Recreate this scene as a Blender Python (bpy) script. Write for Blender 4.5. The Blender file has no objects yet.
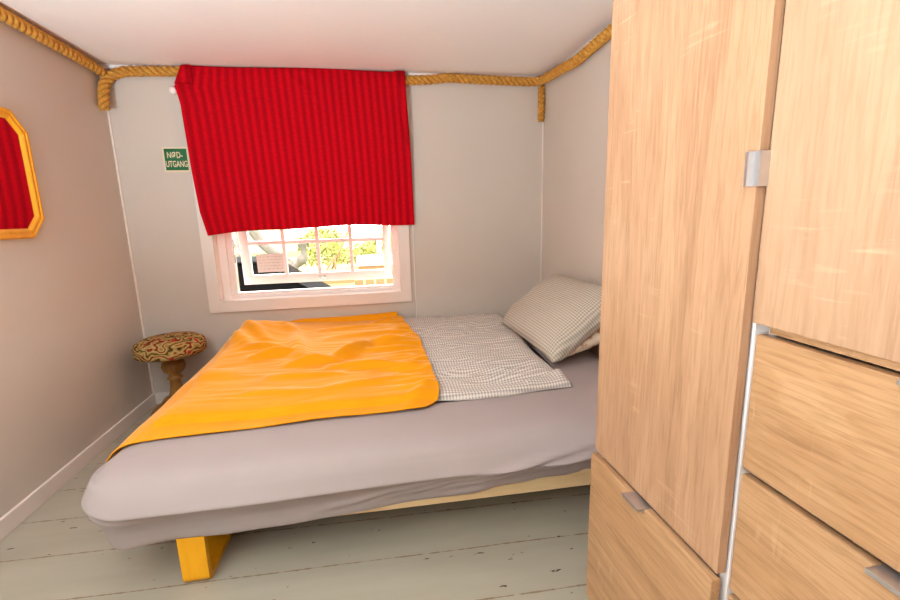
import bpy, bmesh, math, random
from mathutils import Vector, Matrix, noise
random.seed(7)
scn = bpy.context.scene
COL = scn.collection
PI = math.pi

# ------------------------------------------------------------------ materials
def lin(c):
    return tuple(((v/255)/12.92 if v/255 <= .04045 else ((v/255+.055)/1.055)**2.4) for v in c) + (1,)

def new_mat(name, rough=.6, spec=.3):
    m = bpy.data.materials.new(name); m.use_nodes = True
    nt = m.node_tree; b = nt.nodes['Principled BSDF']
    b.inputs['Roughness'].default_value = rough
    b.inputs['Specular IOR Level'].default_value = spec
    return m, nt, b

def node(nt, t, **kw):
    n = nt.nodes.new(t)
    for k, v in kw.items():
        if k in n.inputs: n.inputs[k].default_value = v
        else: setattr(n, k, v)
    return n

def coords(nt, scale=(1,1,1), out='Object', rot=(0,0,0)):
    tc = node(nt, 'ShaderNodeTexCoord'); mp = node(nt, 'ShaderNodeMapping')
    mp.inputs['Scale'].default_value = scale; mp.inputs['Rotation'].default_value = rot
    nt.links.new(tc.outputs[out], mp.inputs['Vector'])
    return mp.outputs['Vector']

def ramp(nt, fac, stops):
    r = node(nt, 'ShaderNodeValToRGB')
    el = r.color_ramp.elements
    while len(el) < len(stops): el.new(.5)
    for e, (p, c) in zip(el, stops):
        e.position = p; e.color = c if len(c) == 4 else lin(c)
    nt.links.new(fac, r.inputs['Fac'])
    return r.outputs['Color']

def mixc(nt, fac, a, b, mode='MIX'):
    m = node(nt, 'ShaderNodeMix', data_type='RGBA', blend_type=mode)
    for i, v in ((0, fac), (6, a), (7, b)):
        if hasattr(v, 'links'): nt.links.new(v, m.inputs[i])
        else: m.inputs[i].default_value = v
    return m.outputs[2]

def noise_out(nt, vec, scale, detail=3, rough=.5, dist=0):
    n = node(nt, 'ShaderNodeTexNoise'); n.inputs['Scale'].default_value = scale
    n.inputs['Detail'].default_value = detail; n.inputs['Roughness'].default_value = rough
    n.inputs['Distortion'].default_value = dist
    nt.links.new(vec, n.inputs['Vector'])
    return n.outputs['Fac']

def bump(nt, b, h, strength, dist=.01):
    n = node(nt, 'ShaderNodeBump'); n.inputs['Strength'].default_value = strength
    n.inputs['Distance'].default_value = dist
    nt.links.new(h, n.inputs['Height']); nt.links.new(n.outputs['Normal'], b.inputs['Normal'])

def plain(name, rgb, rough=.6, spec=.3, var=.04, scale=6, bmp=0, bscale=200, metal=0):
    m, nt, b = new_mat(name, rough, spec)
    c = lin(rgb); v = coords(nt)
    lo = tuple(x*(1-var) for x in c[:3])+(1,); hi = tuple(min(1, x*(1+var)) for x in c[:3])+(1,)
    col = ramp(nt, noise_out(nt, v, scale), [(.3, lo), (.7, hi)])
    nt.links.new(col, b.inputs['Base Color'])
    b.inputs['Metallic'].default_value = metal
    if bmp: bump(nt, b, noise_out(nt, v, bscale, 2), bmp, .002)
    return m

def wood(name, axis, stops, fine=.5, rough=.42, seed=0.0):
    """grain running along the given axis (0 x, 1 y, 2 z)"""
    m, nt, b = new_mat(name, rough, .35)
    def sc(a, al):
        s = [a, a, a]; s[axis] = al; return tuple(s)
    tc = node(nt, 'ShaderNodeTexCoord')
    off = node(nt, 'ShaderNodeVectorMath', operation='ADD'); off.inputs[1].default_value = (seed, seed*1.7, seed*.6)
    nt.links.new(tc.outputs['Object'], off.inputs[0])
    def mp(s):
        k = node(nt, 'ShaderNodeMapping'); k.inputs['Scale'].default_value = s
        nt.links.new(off.outputs[0], k.inputs['Vector']); return k.outputs['Vector']
    broad = noise_out(nt, mp(sc(6, .6)), 1.6, 4, .6, 1.4)
    fib = noise_out(nt, mp(sc(150, 9)), 1.0, 5, .6, .6)
    rings = node(nt, 'ShaderNodeMath', operation='SINE')
    mul = node(nt, 'ShaderNodeMath', operation='MULTIPLY'); mul.inputs[1].default_value = 46
    nt.links.new(broad, mul.inputs[0]); nt.links.new(mul.outputs[0], rings.inputs[0])
    fleck = noise_out(nt, mp(sc(9, 95)), 1.0, 2, .5, .4)
    fmask = noise_out(nt, mp(sc(5, 3.5)), 1.3, 2)
    c = ramp(nt, broad, [(.30, stops[0]), (.5, stops[1]), (.72, stops[2])])
    f2 = ramp(nt, fib, [(.36, (1-.30*fine,1-.37*fine,1-.46*fine, 1)), (.55, (1, 1, 1, 1))])
    c = mixc(nt, .8, c, f2, 'MULTIPLY')
    r2 = ramp(nt, rings.outputs[0], [(.0, (.93, .905, .87, 1)), (.7, (1, 1, 1, 1))])
    c = mixc(nt, .7*fine, c, r2, 'MULTIPLY')
    fm = node(nt, 'ShaderNodeMath', operation='MULTIPLY')
    a1 = ramp(nt, fleck, [(.60, (0, 0, 0, 1)), (.68, (1, 1, 1, 1))]); a2 = ramp(nt, fmask, [(.54, (0, 0, 0, 1)), (.68, (.28, .28, .28, 1))])
    nt.links.new(a1, fm.inputs[0]); nt.links.new(a2, fm.inputs[1])
    fine_m = node(nt, 'ShaderNodeMath', operation='MULTIPLY'); fine_m.inputs[1].default_value = fine
    nt.links.new(fm.outputs[0], fine_m.inputs[0])
    c = mixc(nt, fine_m.outputs[0], c, lin((252, 222, 184)))
    nt.links.new(c, b.inputs['Base Color'])
    bump(nt, b, fib, .12, .002)
    return m

M = {}
def mats():
    M['wall'] = plain('wall_paint', (205, 194, 183), .55, .3, .015, 3, .25, 420)
    M['ceiling'] = plain('ceiling_paint', (240, 234, 231), .7, .2, .01, 2)
    M['wall_dark'] = plain('light_cut_wall', (112, 104, 98), .6, .3, .02, 3)  # unseen front wall, darkened to cut low bounce light on bed and floor
    M['white'] = plain('white_lacquer', (244, 232, 226), .35, .4, .01)
    M['trimw'] = plain('white_trim', (232, 220, 212), .4, .4, .01)
    M['carcass'] = plain('white_board', (236, 230, 228), .4, .4, .01)
    M['dark'] = plain('dark_gap', (40, 30, 24), .8, .1)
    oak = [(168, 127, 96), (184, 143, 111), (195, 155, 123)]
    M['oak_v'] = wood('oak_door_left', 2, oak, .7, .42, 0)
    M['oak_v2'] = wood('oak_door_right', 2, [(166, 128, 99), (177, 139, 110), (186, 149, 119)], .5, .42, 5.3)
    M['oak_h'] = wood('oak_drawer', 1, [(166, 124, 87), (183, 141, 102), (196, 156, 117)], .85, .42, 2.1)
    M['frame_wood'] = wood('pale_bed_wood', 0, [(214, 182, 134), (222, 192, 146), (228, 200, 156)], .25, .5, 1)
    M['yellow_wood'] = wood('yellow_stained_wood', 2, [(232, 160, 12), (238, 168, 16), (243, 176, 24)], .12, .35, 3)
    M['mirror_wood'] = wood('orange_pine', 2, [(226, 148, 28), (238, 162, 36), (246, 176, 50)], .3, .35, 4)
    M['post_wood'] = wood('dark_turned_wood', 2, [(110, 72, 30), (140, 94, 40), (165, 114, 52)], .5, .4, 6)
    M['alu'] = plain('brushed_aluminium', (205, 200, 200), .28, .5, .02, 30, metal=.85)
    M['chrome'] = plain('bright_metal', (215, 210, 208), .15, .5, .01, metal=.9)

    # mirror glass
    m, nt, b = new_mat('mirror_glass', .02, .5)
    b.inputs['Metallic'].default_value = 1; b.inputs['Base Color'].default_value = (.8, .8, .8, 1)
    M['mirror'] = m
    # window glass
    m = bpy.data.materials.new('window_glass'); m.use_nodes = True; nt = m.node_tree; nt.nodes.clear()
    o = node(nt, 'ShaderNodeOutputMaterial'); tr = node(nt, 'ShaderNodeBsdfTransparent'); gl = node(nt, 'ShaderNodeBsdfGlossy')
    gl.inputs['Roughness'].default_value = .02
    tr.inputs['Color'].default_value = (.97, .98, .98, 1)
    fr = node(nt, 'ShaderNodeFresnel'); fr.inputs['IOR'].default_value = 1.45
    mx = node(nt, 'ShaderNodeMixShader')
    nt.links.new(fr.outputs[0], mx.inputs[0]); nt.links.new(tr.outputs[0], mx.inputs[1]); nt.links.new(gl.outputs[0], mx.inputs[2])
    nt.links.new(mx.outputs[0], o.inputs[0]); M['glass'] = m

    # floor
    m, nt, b = new_mat('grey_painted_boards', .38, .4)
    v = coords(nt)
    wob = noise_out(nt, coords(nt, (2, 3, 1)), 1, 2)
    sp = node(nt, 'ShaderNodeSeparateXYZ'); nt.links.new(v, sp.inputs[0])
    def mth(op, a, bb=None):
        k = node(nt, 'ShaderNodeMath', operation=op)
        for i, q in enumerate((a, bb)):
            if q is None: continue
            if hasattr(q, 'links'): nt.links.new(q, k.inputs[i])
            else: k.inputs[i].default_value = q
        return k.outputs[0]
    yy = mth('ADD', sp.outputs[1], mth('MULTIPLY', sp.outputs[0], .035))
    yy = mth('ADD', yy, mth('MULTIPLY', wob, .010))
    fr_ = mth('FRACT', mth('DIVIDE', mth('ADD', yy, 22.0+1.625), .22))
    d = mth('MULTIPLY', mth('MINIMUM', fr_, mth('SUBTRACT', 1.0, fr_)), .22)
    brk = noise_out(nt, coords(nt, (1, .35, 1)), 26, 3, .6)
    wdt = mth('MULTIPLY', mth('SUBTRACT', brk, .33), .014)
    seam = mth('LESS_THAN', d, wdt)
    chip_n = noise_out(nt, coords(nt, (15, 46, 1), rot=(0, 0, .35)), 1, 2.5, .55)
    near = mth('SUBTRACT', chip_n, mth('MULTIPLY', d, .45))
    chips = mth('GREATER_THAN', near, .68)
    base = ramp(nt, noise_out(nt, coords(nt, (1.2, 6, 1)), 1.5, 4), [(.3, (163, 155, 138)), (.7, (174, 166, 149))])
    c = mixc(nt, mth('MULTIPLY', seam, .75), base, lin((122, 96, 68)))
    c = mixc(nt, chips, c, lin((84, 56, 40)))
    nt.links.new(c, b.inputs['Base Color'])
    bump(nt, b, mth('SUBTRACT', 1.0, mth('MAXIMUM', seam, chips)), .5, .002)
    M['floor'] = m

    # sheet
    M['sheet'] = plain('mauve_grey_sheet', (166, 152, 149), .85, .1, .02, 5, .12, 600)
    # yellow fleece
    m, nt, b = new_mat('yellow_blanket_cloth', .8, .15)
    v = coords(nt)
    c = ramp(nt, noise_out(nt, v, 5), [(.3, (232, 149, 8)), (.7, (238, 156, 12))])
    nt.links.new(c, b.inputs['Base Color'])
    b.inputs['Sheen Weight'].default_value = .45; b.inputs['Sheen Roughness'].default_value = .35; b.inputs['Sheen Tint'].default_value = (1, .9, .75, 1)
    bump(nt, b, noise_out(nt, v, 500, 2), .15, .001)
    M['yellow'] = m
    # duvet cloth fine check pattern
    def check(name, out, sc, c1, c2, mixn=.5):
        m, nt, b = new_mat(name, .85, .1)
        v = coords(nt, (sc, sc, sc), out)
        s = node(nt, 'ShaderNodeSeparateXYZ'); nt.links.new(v, s.inputs[0])
        sx = node(nt, 'ShaderNodeMath', operation='SINE'); sy = node(nt, 'ShaderNodeMath', operation='SINE')
        nt.links.new(s.outputs[0], sx.inputs[0]); nt.links.new(s.outputs[1], sy.inputs[0])
        ad = node(nt, 'ShaderNodeMath', operation='ADD'); nt.links.new(sx.outputs[0], ad.inputs[0]); nt.links.new(sy.outputs[0], ad.inputs[1])
        hf = node(nt, 'ShaderNodeMath', operation='MULTIPLY_ADD'); hf.inputs[1].default_value = .25; hf.inputs[2].default_value = .5
        nt.links.new(ad.outputs[0], hf.inputs[0])
        c = ramp(nt, hf.outputs[0], [(.38, c1), (.62, c2)])
        nt.links.new(c, b.inputs['Base Color'])
        return m
    M['duvet'] = check('checked_duvet_cloth', 'UV', 2*PI/.0130, (166, 157, 151), (222, 210, 199))
    M['pillow'] = check('checked_pillow_cloth', 'UV', 2*PI/.0125, (164, 155, 142), (208, 196, 180))
    # floral
    m, nt, b = new_mat('floral_cotton', .85, .1)
    v = coords(nt, (1, 1, 1))
    vo = node(nt, 'ShaderNodeTexVoronoi'); vo.inputs['Scale'].default_value = 24; nt.links.new(v, vo.inputs['Vector'])
    c = ramp(nt, vo.outputs['Distance'], [(.22, (176, 112, 92)), (.34, (196, 150, 118)), (.42, (222, 202, 178)), (.8, (226, 208, 186))])
    nt.links.new(c, b.inputs['Base Color']); M['floral'] = m
    # red ribbed cloth
    m = bpy.data.materials.new('red_ribbed_cloth'); m.use_nodes = True; nt = m.node_tree; b = nt.nodes['Principled BSDF']
    b.inputs['Roughness'].default_value = .9; b.inputs['Specular IOR Level'].default_value = .1
    v = coords(nt, (1, 1, 1), 'UV'); s = node(nt, 'ShaderNodeSeparateXYZ'); nt.links.new(v, s.inputs[0])
    mm = node(nt, 'ShaderNodeMath', operation='MULTIPLY'); mm.inputs[1].default_value = 2*PI/.0455
    n1 = noise_out(nt, coords(nt, (6, .7, 1), 'UV'), 1, 2)
    ad = node(nt, 'ShaderNodeMath', operation='MULTIPLY_ADD'); ad.inputs[1].default_value = .012
    nt.links.new(n1, ad.inputs[0]); nt.links.new(s.outputs[0], ad.inputs[2])
    nt.links.new(ad.outputs[0], mm.inputs[0])
    si = node(nt, 'ShaderNodeMath', operation='SINE'); nt.links.new(mm.outputs[0], si.inputs[0])
    hf = node(nt, 'ShaderNodeMath', operation='MULTIPLY_ADD'); hf.inputs[1].default_value = .5; hf.inputs[2].default_value = .5
    nt.links.new(si.outputs[0], hf.inputs[0])
    c = ramp(nt, hf.outputs[0], [(.15, (176, 3, 22)), (.85, (212, 5, 26))])
    pn = noise_out(nt, coords(nt, (1, 1, 1), 'UV'), 70, 3, .7)
    pc = ramp(nt, pn, [(.35, (.82, .82, .82, 1)), (.6, (1, 1, 1, 1))])
    c = mixc(nt, 1.0, c, pc, 'MULTIPLY')
    nt.links.new(c, b.inputs['Base Color'])
    tl = node(nt, 'ShaderNodeBsdfTranslucent'); nt.links.new(c, tl.inputs['Color'])
    mx = node(nt, 'ShaderNodeMixShader'); mx.inputs[0].default_value = .13
    o = nt.nodes['Material Output']
    nt.links.new(b.outputs[0], mx.inputs[1]); nt.links.new(tl.outputs[0], mx.inputs[2]); nt.links.new(mx.outputs[0], o.inputs[0])
    bump(nt, b, pn, .2, .002)
    M['red'] = m
    # rope
    m, nt, b = new_mat('hemp_rope', .75, .2)
    v = coords(nt)
    c = ramp(nt, noise_out(nt, v, 60, 3, .6), [(.3, (176, 118, 44)), (.7, (214, 158, 72))])
    nt.links.new(c, b.inputs['Base Color']); bump(nt, b, noise_out(nt, v, 300, 3), .3, .002); M['rope'] = m
    # tapestry
    m, nt, b = new_mat('tapestry', .85, .1)
    v = coords(nt)
    wv = node(nt, 'ShaderNodeTexWave', wave_type='RINGS'); wv.inputs['Scale'].default_value = 7
    wv.inputs['Distortion'].default_value = 9; wv.inputs['Detail'].default_value = 1.2; wv.inputs['Detail Scale'].default_value = 2.2
    nt.links.new(v, wv.inputs['Vector'])
    c = ramp(nt, wv.outputs['Fac'], [(.0, (58, 46, 26)), (.035, (80, 62, 34)), (.09, (150, 118, 58)), (.4, (168, 142, 82)), (.62, (184, 164, 118)), (.9, (158, 118, 52)), (.975, (128, 40, 28)), (1, (112, 30, 24))])
    vo = node(nt, 'ShaderNodeTexVoronoi'); vo.inputs['Scale'].default_value = 20; nt.links.new(v, vo.inputs['Vector'])
    dots = ramp(nt, vo.outputs['Distance'], [(.20, (1, 1, 1, 1)), (.27, (0, 0, 0, 1))])
    dmask = ramp(nt, noise_out(nt, v, 11, 1), [(.48, (0, 0, 0, 1)), (.52, (1, 1, 1, 1))])
    dm = mixc(nt, 1.0, dots, dmask, 'MULTIPLY')
    c = mixc(nt, dm, c, lin((186, 48, 40)))
    nt.links.new(c, b.inputs['Base Color']); M['tapestry'] = m
    # sign
    M['green'] = plain('sign_green', (8, 98, 52), .35, .4, .05)
    M['cream'] = plain('sign_cream', (224, 208, 176), .5, .3, .02)
    M['paper'] = plain('paper', (238, 226, 218), .8, .1, .01)
    M['ink'] = plain('faint_ink', (196, 184, 180), .8, .1)
    nt = M['paper'].node_tree; tl = node(nt, 'ShaderNodeBsdfTranslucent'); tl.inputs['Color'].default_value = (.85, .78, .74, 1)
    mx = node(nt, 'ShaderNodeMixShader'); mx.inputs[0].default_value = .12; o = nt.nodes['Material Output']
    nt.links.new(nt.nodes['Principled BSDF'].outputs[0], mx.inputs[1]); nt.links.new(tl.outputs[0], mx.inputs[2]); nt.links.new(mx.outputs[0], o.inputs[0])
    # outside
    m, nt, b = new_mat('lawn_grass', .9, .1)
    v = coords(nt)
    sp = node(nt, 'ShaderNodeSeparateXYZ'); nt.links.new(v, sp.inputs[0])
    ma = node(nt, 'ShaderNodeMapRange'); ma.inputs[1].default_value = 3; ma.inputs[2].default_value = 24; nt.links.new(sp.outputs[1], ma.inputs[0])
    g1 = ramp(nt, ma.outputs[0], [(.10, (70, 104, 34)), (.18, (122, 106, 74)), (.5, (126, 110, 80)), (.56, (84, 108, 48)), (.66, (84, 108, 48)), (.72, (128, 112, 80))])
    c = mixc(nt, .25, g1, ramp(nt, noise_out(nt, coords(nt, (.35, 1.2, 1)), .55, 3), [(.36, (84, 108, 44)), (.6, (130, 112, 80))]))
    nt.links.new(c, b.inputs['Base Color']); M['lawn'] = m
    M['leaf'] = plain('bush_leaf', (112, 112, 50), .7, .2, .25, 8)
    M['drift'] = plain('weathered_wood', (92, 84, 76), .8, .2, .25, 20)
    M['plank'] = plain('tan_plank', (122, 92, 62), .7, .2, .1, 9)
    M['blackp'] = plain('black_plastic', (9, 8, 9), .9, .05, .1, 4)
    M['outw'] = plain('white_outdoor_paint', (225, 218, 208), .6, .3)
    M['stone'] = plain('grey_stone', (150, 146, 140), .8, .2, .3, 15)
    M['facade'] = plain('facade', (200, 190, 178), .8, .2)
mats()

# ------------------------------------------------------------------ object helpers
def link(name, me, mat, parent=None, smooth=False):
    if smooth:
        for p in me.polygons: p.use_smooth = True
    if mat is not None: me.materials.append(mat)
    o = bpy.data.objects.new(name, me); COL.objects.link(o)
    if parent is not None: o.parent = parent
    return o
def obj(name, bm, mat, parent=None, smooth=False):
    bmesh.ops.recalc_face_normals(bm, faces=bm.faces)
    me = bpy.data.meshes.new(name); bm.to_mesh(me); bm.free()
    return link(name, me, mat, parent, smooth)
def tag(o, label=None, cat=None, group=None, kind=None):
    if label: o['label'] = label
    if cat: o['category'] = cat
    if group: o['group'] = group
    if kind: o['kind'] = kind
    return o
def empty(name, loc=(0, 0, 0), rotz=0):
    o = bpy.data.objects.new(name, None); COL.objects.link(o); o.location = loc; o.rotation_euler = (0, 0, rotz)
    o.empty_display_size = .1
    return o
def box(bm, x0, x1, y0, y1, z0, z1, bev=0, seg=2):
    t = bmesh.new()
    r = bmesh.ops.create_cube(t, size=1)
    for v in t.verts:
        v.co = Vector(((x0+x1)/2+v.co.x*(x1-x0), (y0+y1)/2+v.co.y*(y1-y0), (z0+z1)/2+v.co.z*(z1-z0)))
    if bev: bmesh.ops.bevel(t, geom=list(t.edges), offset=bev, segments=seg, affect='EDGES', profile=.6)
    me = bpy.data.meshes.new('t'); t.to_mesh(me); t.free(); bm.from_mesh(me); bpy.data.meshes.remove(me)
def bx(*a, **k):
    bm = bmesh.new(); box(bm, *a, **k); return bm
def frames(pts):
    """parallel transported frames along a polyline"""
    n = len(pts); T = []
    for i in range(n):
        a = pts[max(0, i-1)]; b = pts[min(n-1, i+1)]; T.append((b-a).normalized())
    up = Vector((0, 0, 1)) if abs(T[0].z) < .9 else Vector((1, 0, 0))
    N = (up-T[0]*up.dot(T[0])).normalized(); out = []
    for i in range(n):
        N = (N-T[i]*N.dot(T[i])).normalized(); out.append((T[i], N, T[i].cross(N)))
    return out
def tube(bm, pts, rad, seg=10, cap=True):
    pts = [Vector(p) for p in pts]; fr = frames(pts); rings = []
    for i, p in enumerate(pts):
        r = rad[i] if isinstance(rad, (list, tuple)) else rad
        T, N, B = fr[i]
        rings.append([bm.verts.new(p+(N*math.cos(2*PI*k/seg)+B*math.sin(2*PI*k/seg))*r) for k in range(seg)])
    for a, b in zip(rings, rings[1:]):
        for k in range(seg): bm.faces.new((a[k], a[(k+1) % seg], b[(k+1) % seg], b[k]))
    if cap: bm.faces.new(rings[0][::-1]); bm.faces.new(rings[-1])
def lathe(bm, prof, c=(0, 0), seg=40):
    rings = []
    for r, z in prof:
        rings.append([bm.verts.new((c[0]+r*math.cos(2*PI*k/seg), c[1]+r*math.sin(2*PI*k/seg), z)) for k in range(seg)])
    for a, b in zip(rings, rings[1:]):
        for k in range(seg): bm.faces.new((a[k], a[(k+1) % seg], b[(k+1) % seg], b[k]))
    bm.faces.new(rings[0][::-1]); bm.faces.new(rings[-1])
def catmull(P, step=.012):
    P = [Vector(p) for p in P]; out = []
    for i in range(len(P)-1):
        p0 = P[i-1] if i else P[0]*2-P[1]; p1 = P[i]; p2 = P[i+1]; p3 = P[i+2] if i+2 < len(P) else P[-1]*2-P[-2]
        n = max(2, int((p2-p1).length/step))
        for k in range(n):
            t = k/n
            out.append(.5*((2*p1)+(p2-p0)*t+(2*p0-5*p1+4*p2-p3)*t*t+(3*p1-p0-3*p2+p3)*t**3))
    out.append(P[-1]); return out
def smooth(a, b, x):
    t = max(0, min(1, (x-a)/(b-a))); return t*t*(3-2*t)
def nz(x, y, z=0.0): return noise.noise(Vector((x, y, z)))

# ------------------------------------------------------------------ room
W, H, YB = 2.68, 2.07, -4.3
def struct(name, bm, mat, smooth=False):
    return tag(obj(name, bm, mat, None, smooth), kind='structure')
struct('floor', bx(-.12, W+.12, YB-.12, .14, -.1, 0), M['floor'])
struct('ceiling', bx(-.12, W+.12, YB-.12, .14, H, H+.1), M['ceiling'])
struct('wall_left', bx(-.12, 0, YB, .14, 0, H), M['wall'])
struct('wall_right', bx(W, W+.12, YB, .14, 0, H), M['wall'])
struct('wall_front', bx(-.12, W+.12, YB-.12, YB, 0, H), M['wall_dark'])
# window wall with its opening
OX0, OX1, OZ0, OZ1 = .475, 1.664, .655, 2.0
bm = bmesh.new()
box(bm, 0, OX0, 0, .14, 0, H); box(bm, OX1, W, 0, .14, 0, H)
box(bm, OX0, OX1, 0, .14, 0, OZ0); box(bm, OX0, OX1, 0, .14, OZ1, H)
struct('wall_back', bm, M['wall'])
struct('baseboard_left', bx(0, .014, YB, 0, 0, .0745, bev=.003), M['trimw'])
struct('baseboard_back', bx(.014, W, -.014, 0, 0, .0745, bev=.003), M['trimw'])
struct('baseboard_right', bx(W-.014, W, -2.0, -.014, 0, .0745, bev=.003), M['trimw'])
struct('trim_1', bx(0, .010, -.010, 0, .0745, H), M['trimw'])
struct('trim_2', bx(W-.008, W, -.008, 0, .0745, H), M['trimw'])
struct('trim_3', bx(.0, W, -.016, 0, H-.018, H), M['white'])
struct('trim_4', bx(1.752, 1.758, -.004, 0, .0745, 1.98), M['trimw'])

# window
win = empty('window_1', (0, 0, 0)); tag(win, kind='structure')
cx0, cx1, cz0, cz1 = .415, 1.726, .590, 2.0
bm = bmesh.new()
def quadprism(bm, pts, y0, y1):
    a = [bm.verts.new((x, y0, z)) for x, z in pts]; b = [bm.verts.new((x, y1, z)) for x, z in pts]
    n = len(pts); bm.faces.new(a); bm.faces.new(b[::-1])
    for k in range(n): bm.faces.new((a[k], b[k], b[(k+1) % n], a[(k+1) % n]))
ix0, ix1, iz0, iz1 = .485, 1.654, .663, 1.99
quadprism(bm, [(cx0, cz0), (cx1, cz0), (ix1, iz0), (ix0, iz0)], -.018, 0)
quadprism(bm, [(cx0, cz0), (ix0, iz0), (ix0, H-.02), (cx0, H-.02)], -.018, 0)
quadprism(bm, [(cx1, cz0), (cx1, H-.02), (ix1, H-.02), (ix1, iz0)], -.018, 0)
obj('casing', bm, M['trimw'], win)
bm = bmesh.new()   # jamb lining
box(bm, ix0-.01, ix0, -.002, .14, iz0-.01, iz1+.01); box(bm, ix1, ix1+.01, -.002, .14, iz0-.01, iz1+.01)
box(bm, ix0-.01, ix1+.01, -.002, .14, iz0-.01, iz0); box(bm, ix0-.01, ix1+.01, -.002, .14, iz1, iz1+.01)
obj('jamb', bm, M['white'], win)
# fixed outer frame
def rect_frame(bm, x0, x1, z0, z1, wl, wr, wb, wt, y0, y1, bev=.002):
    box(bm, x0, x0+wl, y0, y1, z0, z1, bev); box(bm, x1-wr, x1, y0, y1, z0, z1, bev)
    box(bm, x0+wl, x1-wr, y0, y1, z0, z0+wb, bev); box(bm, x0+wl, x1-wr, y0, y1, z1-wt, z1, bev)
bm = bmesh.new()
rect_frame(bm, ix0, ix1, iz0, iz1, .05, .035, .022, .03, .06, .085)
rect_frame(bm, ix0, ix1, iz0, iz1, .085, .045, .034, .04, .085, .14)
obj('window_frame', bm, M['white'], win)
# awning sash, hinged at its head, pushed out at the bottom
sash = empty('sash', (0, .115, 1.945)); sash.parent = win; sash.rotation_euler = (math.radians(4.3), 0, 0)
sx0, sx1, sz0, sz1 = .590, 1.603, -1.212, 0
bm = bmesh.new()
rect_frame(bm, sx0, sx1, sz0, sz1, .058, .050, .062, .05, -.02, .02, .003)
obj('sash_frame', bm, M['white'], sash)
gx0, gx1, gz0 = sx0+.058, sx1-.050, sz0+.062
bm = bmesh.new()
for k in (1, 2, 3):
    x = gx0+(gx1-gx0)*k/4; box(bm, x-.0115, x+.0115, -.018, .012, gz0, sz1-.05, .003)
for k in range(1, 5):
    z = gz0+.223*k; box(bm, gx0, gx1, -.016, .012, z-.0115, z+.0115, .003)
obj('muntin', bm, M['white'], sash)
obj('pane', bx(gx0, gx1, -.002, .002, gz0, sz1-.05), M['glass'], sash)
bm = bmesh.new()
for dx in (-.016, .016): lathe(bm, [(.0, 0), (.012, 0), (.013, .004), (.010, .009), (0, .010)], seg=16)
for i, v in enumerate(bm.verts): pass
obm = bmesh.new()
for dx in (-.015, .015):
    t = bmesh.new(); lathe(t, [(.001, 0), (.012, 0), (.013, .004), (.010, .008), (.001, .009)], seg=16)
    for v in t.verts: v.co = Vector((1.115+dx+v.co.x, -.020-v.co.z, sz0+.033+v.co.y*.8))
    me = bpy.data.meshes.new('t'); t.to_mesh(me); t.free(); obm.from_mesh(me); bpy.data.meshes.remove(me)
bm.free()
obj('catch', obm, M['chrome'], sash, True)
bm = bmesh.new()
tube(bm, [(.578, .10, 1.02), (.580, .135, .985), (.590, .17, .955)], .006, 8)
box(bm, .571, .579, .088, .108, .90, .955, .001); box(bm, .571, .579, .088, .108, 1.0, 1.05, .001)
obj('window_stay', bm, M['chrome'], win)
# paper taped on the pane
pn = empty('paper_notice', (0, .115, 1.945)); pn.rotation_euler = (math.radians(4.3), 0, 0)
tag(pn, 'small white printed paper stuck to the lower left pane of the window', 'paper')
pz = gz0+.018
obj('sheet', bx(.685, .868, -.0040, -.0030, pz, pz+.128), M['paper'], pn)
bm = bmesh.new()
for k in range(5):
    z = pz+.108-.021*k
    x = .70
    while x < .85:
        w = random.uniform(.012, .03); box(bm, x, min(x+w, .857), -.0044, -.0039, z-.0016, z+.0016); x += w+.008
tag(obj('line', bm, M['ink'], pn), kind='stuff')

# ------------------------------------------------------------------ red cloth over the window
def curtain():
    nu, nv = 190, 90
    def L(v):   # left edge x for v from 0 top to 1 bottom
        pts = [(0, .449), (.06, .428), (.12, .400), (.17, .412), (.22, .420), (.6, .424), (.85, .437), (1, .466)]
        for (a, xa), (b, xb) in zip(pts, pts[1:]):
            if v <= b: return xa+(xb-xa)*(v-a)/(b-a)
    def R(v): return 1.735+.028*v**1.4+.012*math.sin(v*3)
    bm = bmesh.new(); uv = bm.loops.layers.uv.new(); G = []
    for j in range(nv+1):
        v = j/nv; row = []
        for i in range(nu+1):
            u = i/nu
            ztop = 2.066-.004*math.sin(u*8)-.003*u
            zbot = 1.086+.018*math.sin(PI*min(1, u*1.15)*1.0)+.036*u+.006*math.sin(u*11)
            lb = .440+.026*v; x = lb+(R(v)-lb)*u+(L(v)-lb)*(1-u)**7; z = ztop+(zbot-ztop)*v
            y = -.064+.030*smooth(.1, .9, v)+.008*math.sin(u*13+v*2)*v+.005*nz(u*5, v*3)
            y -= .0010*math.sin(2*PI*u*1.30/.0455)
            # slack creases fanning from the upper left and centre
            for (ua, va, ub, vb, am, wd) in ((.42, .0, .56, .16, .010, .018), (.5, 0, .62, .1, .006, .02), (.47, .1, .52, 1, .005, .02), (.36, .0, .44, .8, .004, .02), (.06, .28, .34, .16, .005, .02)):
                dx, dy = ub-ua, vb-va; t = max(0, min(1, ((u-ua)*dx+(v-va)*dy)/(dx*dx+dy*dy)))
                d = math.hypot(u-ua-dx*t, v-va-dy*t); y -= am*math.exp(-(d/wd)**2)
            if v < .03: y = y*(v/.03)+(-.058)*(1-v/.03)
            row.append((bm.verts.new((x, y, z)), (u*1.30, v*.97)))
        G.append(row)
    for j in range(nv):
        for i in range(nu):
            q = [G[j][i], G[j+1][i], G[j+1][i+1], G[j][i+1]]
            f = bm.faces.new([a[0] for a in q])
            for l, a in zip(f.loops, q): l[uv].uv = a[1]
    return bm
root = empty('window_curtain', (1.1, -.05, 1.08))
tag(root, 'bright red ribbed cloth hung over the window from the ceiling rope', 'curtain')
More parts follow.
